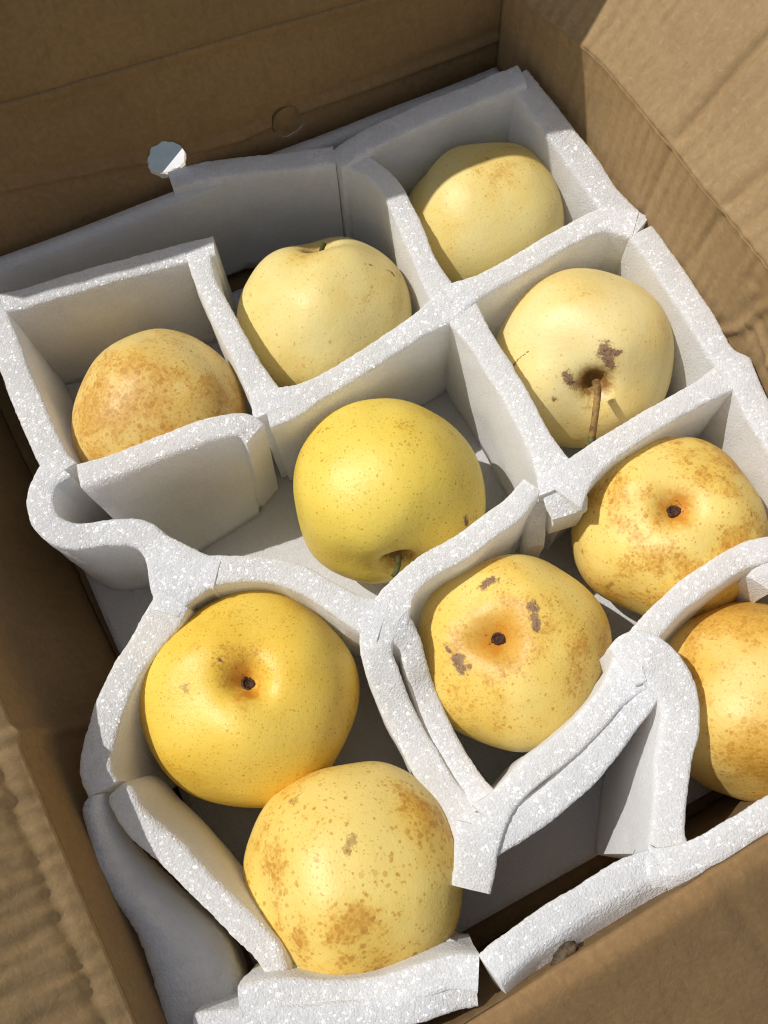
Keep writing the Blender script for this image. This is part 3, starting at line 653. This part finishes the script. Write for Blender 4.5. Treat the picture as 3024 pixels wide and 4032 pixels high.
divider = tag(empty('foam_divider', (0.14, -0.16, 0.012)),
              'white foam grid of glued strips, buckled at the front, standing in the cardboard box', 'foam divider')
STEP = 0.0011
NV = 22
for si, (top, bot, bul, lab) in enumerate(STRIPS):
    ZOFF = 0.0002 * (si * 2 % 5)
    L = sum((Vector(top[i + 1][:3]) - Vector(top[i][:3])).length for i in range(len(top) - 1))
    n = max(6, int(L / STEP))
    tc = catmull([(p[0], p[1], p[2], p[3] * 0.001) for p in top], n)
    bc = catmull([tuple(p) for p in bot], n)
    rows, cuts = [], []
    for i in range(n):
        t0, t1 = tc[max(i - 1, 0)], tc[min(i + 1, n - 1)]
        tg = Vector((t1[0] - t0[0], t1[1] - t0[1], 0))
        tg = tg.normalized() if tg.length > 1e-9 else Vector((1, 0, 0))
        nl = Vector((-tg.y, tg.x, 0))
        T3 = Vector(tc[i][:3]); w = tc[i][3]
        B3 = Vector(bc[i])
        T3.z += 0.0008 * noise.noise(T3 * 45.0) + ZOFF
        w *= 1 + 0.07 * noise.noise(T3 * 70.0 + Vector((5, 5, 5)))
        wm = min(w, 0.0135)
        rr = 0.0019
        ring, cr = [], []
        def side_pt(s, sgn):
            wb = w + (wm - w) * min(1.0, s * 3)
            c = T3.lerp(B3, s)
            return c + nl * (sgn * wb * 0.5) + nl * (0.001 * bul * 3 * math.sin(math.pi * min(1, s)))
        H = max(0.01, T3.z - B3.z)
        s0 = rr / H
        for j in range(NV):                      # right side, upwards
            s = 1 - (1 - s0) * (j / (NV - 1)) ** 0.8
            ring.append(side_pt(s, -1)); cr.append(max(0.0, 1 - (s - s0) * H / 0.006))
        for a in (30, 60):
            ring.append(T3 + nl * (-(w * 0.5 - rr) - rr * math.cos(R(a))) + Vector((0, 0, -rr + rr * math.sin(R(a))))); cr.append(1.0)
        kt = 11
        for j in range(kt):
            f = j / (kt - 1) * 2 - 1
            ring.append(T3 + nl * (f * (w * 0.5 - rr)) + Vector((0, 0, 0.0002 * (1 - f * f)))); cr.append(1.0)
        for a in (60, 30):
            ring.append(T3 + nl * ((w * 0.5 - rr) + rr * math.cos(R(a))) + Vector((0, 0, -rr + rr * math.sin(R(a))))); cr.append(1.0)
        for j in range(NV):                      # left side, downwards
            s = s0 + (1 - s0) * (j / (NV - 1)) ** 1.25
            ring.append(side_pt(s, 1)); cr.append(max(0.0, 1 - (s - s0) * H / 0.006))
        rows.append(ring); cuts.append(cr)
    skin_rows('partition', rows, cuts, FOAM, divider)

# the outer sheet slumped into the front left corner, leaning on the left wall
TENT = [
    [(-0.0489, -0.2144, 0.015), (-0.0543, -0.2187, 0.015), (-0.06, -0.242, 0.015), (-0.0593, -0.2583, 0.015), (-0.0552, -0.2764, 0.015), (-0.0545, -0.2914, 0.015), (-0.0577, -0.3111, 0.015), (-0.0646, -0.3343, 0.015)],
    [(-0.0423, -0.2229, 0.091), (-0.0467, -0.2265, 0.091), (-0.0513, -0.2461, 0.091), (-0.0506, -0.2598, 0.091), (-0.047, -0.275, 0.091), (-0.0464, -0.2875, 0.091), (-0.0488, -0.3041, 0.091), (-0.0544, -0.3236, 0.091)],
    [(-0.0399, -0.2243, 0.101), (-0.0442, -0.2285, 0.101), (-0.0481, -0.2476, 0.101), (-0.0472, -0.2611, 0.101), (-0.0435, -0.276, 0.101), (-0.0429, -0.2882, 0.101), (-0.0453, -0.3039, 0.101), (-0.0511, -0.3228, 0.101)],
    [(-0.037, -0.2253, 0.102), (-0.0407, -0.2324, 0.102), (-0.0424, -0.2513, 0.102), (-0.0399, -0.2662, 0.102), (-0.0358, -0.2811, 0.102), (-0.0351, -0.2931, 0.102), (-0.0376, -0.3068, 0.102), (-0.0456, -0.3248, 0.102)],
    [(-0.0354, -0.225, 0.095), (-0.0385, -0.236, 0.095), (-0.0374, -0.2553, 0.095), (-0.0328, -0.2721, 0.095), (-0.028, -0.2874, 0.095), (-0.0272, -0.2994, 0.095), (-0.0298, -0.3109, 0.095), (-0.0407, -0.328, 0.095)],
    [(-0.036, -0.2234, 0.081), (-0.0386, -0.2382, 0.081), (-0.0348, -0.2581, 0.081), (-0.0281, -0.2771, 0.081), (-0.0226, -0.293, 0.081), (-0.0217, -0.3053, 0.081), (-0.0244, -0.3149, 0.081), (-0.0384, -0.3317, 0.081)],
    [(-0.0389, -0.2209, 0.065), (-0.0414, -0.2375, 0.065), (-0.0364, -0.2582, 0.065), (-0.0289, -0.2785, 0.065), (-0.023, -0.2951, 0.065), (-0.0219, -0.3078, 0.065), (-0.0248, -0.317, 0.065), (-0.0403, -0.334, 0.065)],
    [(-0.0482, -0.2101, 0.015), (-0.0511, -0.2288, 0.015), (-0.0456, -0.252, 0.015), (-0.0371, -0.2748, 0.015), (-0.0305, -0.2935, 0.015), (-0.0294, -0.3077, 0.015), (-0.0326, -0.318, 0.015), (-0.05, -0.3372, 0.015)],
]

n = 120
rails = [catmull(r, n) for r in TENT]
rows, cuts = [], []
for i in range(n):
    P = [r[i] for r in rails]
    face = catmull([tuple(q) for q in P[1:]], 56)          # the rounded face seen from above
    ring = [P[0].lerp(P[1], k / 12) for k in range(12)] + face
    back = [P[-1].lerp(P[0], k / 10) for k in range(1, 10)]
    ring += back
    rows.append(ring)
    cuts.append([0.6] * len(ring))
skin_rows('partition', rows, cuts, FOAM, divider, 2.4)['label'] = 'outer sheet slumped into the front left corner'

# base sheet under the pears and liner sheet against the back wall
def slab(name, corners, th, mat, label, cat, na=90, nb=90, up=Vector((0, 0, 1)), wav=0.0008):
    c00, c10, c11, c01 = [Vector(c) for c in corners]
    loc = (c00 + c10 + c11 + c01) / 4
    verts, faces, cut = [], [], []
    for lay in (1, 0):
        for i in range(na + 1):
            for j in range(nb + 1):
                p = c00.lerp(c10, i / na).lerp(c01.lerp(c11, i / na), j / nb)
                p = p + up * (lay * th + wav * noise.noise(p * 22) + (0.00025 * noise.noise(p * 300) if lay else 0))
                verts.append(p - loc); cut.append(1.0 if i in (0, na) or j in (0, nb) else 0.0)
    m = nb + 1; off = (na + 1) * m
    for i in range(na):
        for j in range(nb):
            a = i * m + j
            faces.append((a, a + m, a + m + 1, a + 1)); faces.append((off + a, off + a + 1, off + a + m + 1, off + a + m))
    for i in range(na):
        a = i * m; faces.append((a, off + a, off + a + m, a + m))
        a = i * m + nb; faces.append((a, a + m, off + a + m, off + a))
    for j in range(nb):
        a = j; faces.append((a, a + 1, off + a + 1, off + a))
        a = na * m + j; faces.append((a, off + a, off + a + 1, a + 1))
    me = mesh(name, verts, faces)
    bm = bmesh.new(); bm.from_mesh(me); bmesh.ops.recalc_face_normals(bm, faces=bm.faces[:]); bm.to_mesh(me); bm.free()
    me.polygons.foreach_set('use_smooth', [True] * len(me.polygons))
    fattr(me, 'cut', cut)
    o = link(name, me, mat, None, loc)
    return tag(o, label, cat)
slab('foam_sheet', [(-0.0185, 0.025, 0.006), (0.303, -0.004, 0.006), (0.303, -0.3565, 0.006), (-0.0285, -0.345, 0.006)], 0.005, SHEET,
     'thin grey white foam sheet lying flat on the bottom of the box under the pears', 'foam sheet')
li0 = BW0 + BD * 0.030 + BN * 0.0035; li1 = BW0 + BD * (BL - 0.008) + BN * 0.0035
slab('foam_liner', [(li0.x, li0.y, 0.0125), (li1.x, li1.y, 0.0125), (li1.x + BN.x * 0.0, li1.y, ZF - 0.001), (li0.x, li0.y, ZF - 0.004)], 0.007, SHEET,
     'smooth foam sheet standing upright against the back wall of the box, below the vent hole', 'foam sheet', 120, 40, Vector((BN.x, BN.y, 0)), 0.0012)

# ------------------------------------------------------------------ pears
PEARS = [
    {'c': (0.2553, -0.0442, 0.0525), 'r': 0.04354, 'k': 0.93, 'rot': [[-0.9557, 0.2782, 0.0961], [-0.0302, -0.4173, 0.9082], [0.2928, 0.8651, 0.4073]], 'marks': [('r', (0.19, 0.941, 0.28), (0.116, 0.974, 0.194), 0.1034), ('r', (0.348, 0.937, -0.039), (0.351, 0.935, -0.048), 0.0276), ('r', (-0.163, 0.965, -0.207), (-0.179, 0.961, -0.21), 0.023)], 'col': 'pale', 'rus': 0.15, 'dots': 0.55, 'ds': 1.3, 'da': 0.6, 'seed': 1, 'end': 'stem', 'label': 'pale greenish pear in the back right foam cell, shaded on its left side'},
    {'c': (0.1523, -0.0565, 0.0544), 'r': 0.04554, 'k': 0.93, 'rot': [[-0.9557, 0.0643, 0.2873], [0.1408, -0.7572, 0.6379], [0.2585, 0.6501, 0.7145]], 'marks': [('s', (-0.326, 0.64, 0.696), (-0.617, 0.574, 0.538), 0.011), ('s', (-0.594, 0.6, 0.536), (-0.604, 0.6, 0.524), 0.0263), ('r', (-0.236, 0.859, 0.454), (-0.138, 0.893, 0.428), 0.0659)], 'stem': [(0.0024, 0.0081, 0.0361), (0.0022, 0.0098, 0.0388), (0.0012, 0.0105, 0.0412)], 'col': 'pale', 'rus': 0.35, 'dots': 0.6, 'ds': 1.15, 'da': 0.6, 'seed': 2, 'end': 'stem', 'label': 'pale yellow pear with dark stem stub in its top hollow, back row'},
    {'c': (0.051, -0.0654, 0.0542), 'r': 0.04535, 'k': 0.93, 'rot': [[0.6948, 0.4642, 0.5493], [0.636, -0.0402, -0.7706], [-0.3357, 0.8848, -0.3232]], 'marks': [('r', (-0.517, 0.565, -0.643), (-0.685, 0.437, -0.584), 0.1323), ('r', (0.362, 0.477, -0.828), (0.768, 0.64, 0.179), 0.1103)], 'col': 'russet', 'rus': 0.75, 'dots': 0.8, 'seed': 13, 'end': 'plain', 'label': 'brown mottled pear in the back left foam cell behind the sagging panel'},
    {'c': (0.2555, -0.142, 0.054), 'r': 0.04511, 'k': 0.93, 'rot': [[0.7947, 0.4767, -0.3757], [-0.5951, 0.4902, -0.6368], [-0.1194, 0.7297, 0.6733]], 'marks': [('s', (-0.013, 0.44, 0.898), (0.067, 0.337, 0.939), 0.0798), ('s', (0.028, 0.433, 0.901), (0.131, 0.415, 0.901), 0.0488), ('s', (0.108, 0.287, 0.952), (0.144, 0.264, 0.954), 0.0443), ('s', (-0.368, 0.082, 0.926), (-0.303, -0.011, 0.953), 0.0488), ('r', (-0.04, 0.334, 0.942), (0.012, 0.32, 0.947), 0.133), ('b', (-0.103, -0.043, 0.994), (0.107, -0.049, 0.993), 0.1441), ('b', (-0.243, -0.025, 0.97), (-0.185, -0.063, 0.981), 0.0887), ('s', (-0.402, -0.235, 0.885), (-0.395, -0.244, 0.886), 0.0288), ('s', (-0.859, -0.071, 0.507), (-0.819, 0.066, 0.57), 0.01), ('s', (-0.819, 0.066, 0.57), (-0.753, 0.188, 0.631), 0.0078), ('r', (-0.965, 0.185, -0.193), (-0.891, 0.431, -0.143), 0.0887)], 'stem': [(-0.0023, 0.0047, 0.0465), (-0.0021, 0.0021, 0.0538), (-0.0018, -0.0079, 0.0603), (0.0002, -0.0216, 0.0592)], 'col': 'cream', 'rus': 0.12, 'dots': 0.45, 'ds': 1.2, 'da': 0.5, 'seed': 4, 'end': 'stem', 'label': 'cream pear with a long brown stem and dark scabs'},
    {'c': (0.1315, -0.1561, 0.0552), 'r': 0.04645, 'k': 0.93, 'rot': [[0.9083, 0.256, -0.3307], [-0.3679, 0.1131, -0.923], [-0.1989, 0.96, 0.1969]], 'marks': [('s', (0.652, 0.439, 0.619), (0.673, 0.367, 0.642), 0.028), ('r', (-0.772, 0.595, -0.225), (-0.711, 0.608, -0.355), 0.0646)], 'stem': [(-0.0013, 0.008, 0.0402), (-0.0039, 0.0143, 0.0474), (-0.0066, 0.0147, 0.0528)], 'col': 'yellow', 'rus': 0.1, 'dots': 0.8, 'ds': 1.25, 'da': 0.8, 'seed': 5, 'end': 'stem', 'label': 'bright yellow dotted pear in the central cell, its stem hollow turned to the front'},
    {'c': (0.2399, -0.2389, 0.0533), 'r': 0.04445, 'k': 0.93, 'rot': [[0.3193, 0.9346, -0.1565], [-0.9431, 0.3296, 0.0441], [0.0928, 0.1335, 0.9867]], 'marks': [('r', (-0.83, 0.159, 0.535), (-0.747, -0.263, 0.611), 0.2025), ('r', (0.062, -0.517, 0.854), (0.45, -0.371, 0.813), 0.1575), ('b', (-0.072, -0.972, 0.223), (-0.059, -0.922, 0.383), 0.036), ('s', (0.569, 0.442, 0.693), (0.593, 0.427, 0.683), 0.0202), ('s', (-0.806, -0.472, 0.357), (-0.487, -0.8, 0.349), 0.009), ('r', (0.707, 0.113, 0.698), (0.664, 0.33, 0.67), 0.1125)], 'col': 'yellow2', 'rus': 0.62, 'dots': 0.65, 'seed': 6, 'end': 'calyx', 'stain': 0.34, 'hol': (0.14, 0.16, 0.1, 0.42), 'label': 'orange blotched pear with its calyx up, between the stemmed pear and the tan pear'},
    {'c': (0.145, -0.2523, 0.0533), 'r': 0.04442, 'k': 0.93, 'rot': [[0.0877, 0.9623, -0.2574], [-0.9815, 0.1275, 0.1426], [0.17, 0.2402, 0.9557]], 'marks': [('s', (-0.544, 0.236, 0.806), (-0.502, 0.331, 0.799), 0.0518), ('s', (-0.006, 0.471, 0.882), (0.199, 0.385, 0.901), 0.045), ('s', (-0.09, -0.463, 0.882), (0.044, -0.466, 0.884), 0.0675), ('s', (-0.256, -0.466, 0.847), (-0.166, -0.468, 0.868), 0.0225), ('b', (0.946, -0.231, 0.228), (0.967, -0.168, 0.191), 0.0338), ('s', (0.929, -0.076, 0.362), (0.934, 0.115, 0.337), 0.009), ('r', (0.06, 0.025, 0.998), (0.053, 0.086, 0.995), 0.3152), ('r', (0.541, 0.545, 0.64), (0.807, 0.355, 0.471), 0.1351)], 'col': 'yellow2', 'rus': 0.35, 'dots': 0.95, 'ds': 1.25, 'da': 0.75, 'seed': 7, 'end': 'calyx', 'stain': 0.46, 'hol': (0.14, 0.18, 0.11, 0.46), 'label': 'speckled pear with grey brown scabs round an orange calyx, in the V shaped foam'},
    {'c': (0.0293, -0.2118, 0.054), 'r': 0.04908, 'k': 0.93, 'rot': [[0.7949, 0.5916, 0.1344], [-0.5948, 0.8036, -0.0194], [-0.1195, -0.0646, 0.9907]], 'marks': [('s', (-0.281, 0.147, 0.949), (-0.263, 0.14, 0.955), 0.0183), ('b', (-0.538, -0.141, 0.831), (-0.526, -0.16, 0.835), 0.0509), ('r', (-0.153, 0.144, 0.978), (-0.049, 0.22, 0.974), 0.1426), ('b', (-0.829, -0.566, 0.074), (-0.789, -0.682, 0.061), 0.0306), ('r', (0.517, -0.566, 0.642), (0.688, -0.383, 0.616), 0.1426)], 'col': 'gold', 'rus': 0.22, 'dots': 0.9, 'ds': 1.6, 'da': 0.75, 'seed': 8, 'end': 'calyx', 'stain': 0.27, 'hol': (0.18, 0.15, 0.08, 0.38), 'label': 'largest pear, golden yellow with a dark calyx hole, behind the bottom pear'},
    {'c': (0.0365, -0.3017, 0.064), 'r': 0.0452, 'k': 1.0, 'rot': [[0.9246, 0.2199, -0.311], [-0.3149, -0.0183, -0.949], [-0.2144, 0.9753, 0.0523]], 'marks': [('b', (-0.189, 0.965, -0.18), (-0.131, 0.955, -0.268), 0.0575), ('b', (-0.516, 0.542, -0.664), (-0.467, 0.535, -0.704), 0.0664), ('r', (-0.298, 0.895, 0.331), (-0.22, 0.924, 0.311), 0.1106), ('r', (-0.622, 0.729, 0.285), (-0.598, 0.696, 0.398), 0.0885), ('r', (-0.823, 0.513, -0.243), (-0.81, 0.58, -0.085), 0.0885), ('r', (0.357, 0.671, -0.65), (0.572, 0.755, -0.321), 0.1327)], 'col': 'yellow2', 'rus': 0.5, 'dots': 1.1, 'ds': 0.85, 'da': 0.78, 'seed': 9, 'end': 'plain', 'label': 'freckled pear with a brown scuff, nearest the front and leaning on the golden pear'},
    {'c': (0.2269, -0.3237, 0.0535), 'r': 0.04457, 'k': 0.93, 'rot': [[0.8584, 0.0294, 0.5122], [0.3884, 0.615, -0.6862], [-0.3352, 0.788, 0.5165]], 'marks': [('s', (-0.493, 0.727, -0.478), (-0.529, 0.731, -0.43), 0.0224), ('s', (-0.475, 0.789, -0.39), (-0.479, 0.79, -0.383), 0.0157), ('r', (-0.049, 0.927, -0.373), (0.194, 0.976, -0.095), 0.2019), ('r', (-0.893, 0.378, 0.246), (-0.867, 0.24, 0.437), 0.2019)], 'col': 'russet2', 'rus': 0.6, 'dots': 0.5, 'seed': 10, 'end': 'plain', 'label': 'tan russet pear at the right edge, in front of the orange blotched pear'},
]

def pear_profile(d, th, ph, k):
    """point on the fruit, axis along local z, th from the pole, ph round the axis (radius 1)"""
    s, c = math.sin(th), math.cos(th)
    rho = s ** 0.91
    z = d['k'] * math.copysign(abs(c) ** 0.94, c) if abs(c) > 1e-9 else 0.0
    if d['end'] == 'calyx':
        h = d.get('hol', (0.15, 0.17, 0.10, 0.44))
        wob = 1 + 0.12 * math.sin(2 * ph + d['seed']) + 0.08 * math.sin(3 * ph + 2 * d['seed'])
        z -= h[0] * math.exp(-(rho / (h[1] * wob)) ** 2) + h[2] * math.exp(-(rho / (h[3] * wob)) ** 2) if c > 0 else 0
    elif d['end'] == 'stem':
        z -= 0.25 * math.exp(-(rho / 0.14) ** 2) + 0.11 * math.exp(-(rho / 0.40) ** 2) if c > 0 else 0
    else:
        z -= 0.10 * math.exp(-(rho / 0.30) ** 2) if c > 0 else 0
    if c < 0:
        z += (0.16 if d['end'] != 'plain' else 0.05) * math.exp(-(rho / 0.26) ** 2)
    p = Vector((rho * math.cos(ph), rho * math.sin(ph), z))
    sd = d['seed'] * 3.7
    up = 0.5 + 0.5 * c
    lob = 1 + (0.012 + 0.020 * up) * math.cos(5 * ph + sd) * rho + 0.016 * math.cos(3 * ph + sd * 2) * rho
    p.x *= lob; p.y *= lob
    if c > 0 and d['end'] != 'plain':
        p.z += 0.035 * math.cos(3 * ph + sd) * math.exp(-((rho - 0.55) / 0.25) ** 2)
    q = p * 1.15 + Vector((sd, sd * 0.7, -sd))
    f = 0.046 * noise.noise(q) + 0.013 * noise.noise(q * 2.3)
    return p * (1 + f)

for k, d in enumerate(PEARS):
    r = d['r']
    NA, NB = 190, 110
    verts = [pear_profile(d, 0.0, 0.0, k) * r]
    for j in range(1, NB):
        th = math.pi * j / NB
        for i in range(NA):
            verts.append(pear_profile(d, th, 2 * math.pi * i / NA, k) * r)
    verts.append(pear_profile(d, math.pi, 0.0, k) * r)
    faces = [(0, 1 + i, 1 + (i + 1) % NA) for i in range(NA)]
    for j in range(NB - 2):
        o_ = 1 + j * NA
        for i in range(NA):
            i2 = (i + 1) % NA
            faces.append((o_ + i, o_ + NA + i, o_ + NA + i2, o_ + i2))
    o_ = 1 + (NB - 2) * NA
    last = len(verts) - 1
    faces += [(last, o_ + (i + 1) % NA, o_ + i) for i in range(NA)]
    me = mesh('pear', verts, faces)
    att = {'scar': [-5.0] * len(verts), 'bruise': [-5.0] * len(verts), 'russet': [0.0] * len(verts)}
    for kind, A, B, rad in d['marks']:
        A, B = Vector(A), Vector(B)
        ab = B - A
        key = {'s': 'scar', 'b': 'bruise', 'r': 'russet'}[kind]
        arr = att[key]
        for i, v in enumerate(verts):
            u = (v / r).normalized()
            tt = max(0.0, min(1.0, (u - A).dot(ab) / max(1e-9, ab.length_squared)))
            ds = (u - A - ab * tt).length / rad
            if ds < 6:
                if key == 'russet':
                    arr[i] = max(arr[i], 1 - ds / 2)
                else:
                    arr[i] = max(arr[i], 1 - ds)
    for key, arr in att.items():
        fattr(me, key, arr)
    o = link('pear', me, pear_material(k, d))
    mt = Matrix(d['rot']).to_4x4(); mt.translation = Vector(d['c'])
    o.matrix_world = mt
    tag(o, d['label'], 'pear', 'pears in the foam grid')
    if d['end'] == 'calyx':
        # dried flower end: ring of short curled sepals round a dark pit
        bmv, bmf = [], []
        base = pear_profile(d, 0.0, 0.0, k) * r
        M_ = 40
        prof = [(0.0, 0.0006), (0.0010, 0.0006), (0.0016, 0.0010), (0.0021, 0.0019), (0.0026, 0.0017), (0.0034, -0.0004)]
        for q, (pr, pz) in enumerate(prof):
            for i in range(M_):
                an = 2 * math.pi * i / M_
                lo = 1 + 0.08 * math.sin((2 + k % 2) * an + k) + 0.22 * noise.noise(Vector((math.cos(an) * 3, math.sin(an) * 3, k + q * 0.4)))
                zz = pz * (1 + 0.15 * math.sin(3 * an + k) + 0.6 * noise.noise(Vector((math.cos(an) * 5, math.sin(an) * 5, k + 9))))
                bmv.append(base + Vector((math.cos(an) * pr * lo, math.sin(an) * pr * lo, zz + 0.0004)))
        for q in range(len(prof) - 1):
            for i in range(M_):
                i2 = (i + 1) % M_
                bmf.append((q * M_ + i, (q + 1) * M_ + i, (q + 1) * M_ + i2, q * M_ + i2))
        cm = mesh('calyx', bmv, bmf)
        bm = bmesh.new(); bm.from_mesh(cm); bmesh.ops.remove_doubles(bm, verts=bm.verts[:], dist=1e-6); bm.to_mesh(cm); bm.free()
        link('calyx', cm, CALYX, o)
    if 'stem' in d:
        long_ = len(d['stem']) > 3
        pts = catmull([tuple(p) for p in d['stem']], 40)
        rings = []; S_ = 14
        fr = Vector((1, 0, 0))
        for i, p in enumerate(pts):
            tg = (Vector(pts[min(i + 1, 39)]) - Vector(pts[max(i - 1, 0)])).normalized()
            fr = (fr - tg * fr.dot(tg)).normalized()
            b2 = tg.cross(fr)
            u = i / 39
            rad = (0.0019 - 0.0003 * math.sin(math.pi * u) + (0.0009 * max(0, (u - 0.86) / 0.14) if long_ else -0.0004)) * (1 + 0.12 * noise.noise(Vector(p) * 400))
            rings.append([Vector(p) + (fr * math.cos(2 * math.pi * s / S_) + b2 * math.sin(2 * math.pi * s / S_)) * rad for s in range(S_)])
        sv = [p for rg in rings for p in rg]
        sf = [(i * S_ + s, i * S_ + (s + 1) % S_, (i + 1) * S_ + (s + 1) % S_, (i + 1) * S_ + s) for i in range(39) for s in range(S_)]
        sf += [tuple(range(S_ - 1, -1, -1)), tuple(39 * S_ + s for s in range(S_))]
        sm = mesh('stem', sv, sf)
        so = link('stem', sm, [STEM if long_ else STEM_GREEN, STEM_TIP], o)
        if long_:
            for i, pl in enumerate(sm.polygons):
                if i < 39 * S_ and i // S_ > 32 or i == len(sm.polygons) - 1:
                    pl.material_index = 1

# a scrap of dry leaf caught between the foam and the front wall
SCRAP = (0.0924, -0.3634, 0.108)
sv, sf = [], []
for i in range(13):
    for j in range(5):
        u, v = i / 12 - 0.5, j / 4 - 0.5
        wd = 0.0042 * (1 - (2 * u) ** 2) ** 0.5 * (1 + 0.5 * noise.noise(Vector((u * 7, j, 3)))) if abs(u) < 0.5 else 0.0
        sv.append((u * 0.014, v * wd * 2, 0.0016 * math.cos(v * 5) + 0.0014 * noise.noise(Vector((u * 9, v * 4, 1)))))
for i in range(12):
    for j in range(4):
        a = i * 5 + j
        sf.append((a, a + 5, a + 6, a + 1))
lm = mesh('leaf_scrap', sv, sf)
lo = link('leaf_scrap', lm, LEAF, None, SCRAP)
lo.rotation_euler = (0.35, -0.2, 0.45)
sd_ = lo.modifiers.new('thickness', 'SOLIDIFY'); sd_.thickness = 0.0006
tag(lo, 'small dark scrap of dry leaf in the gap along the front wall', 'leaf scrap')
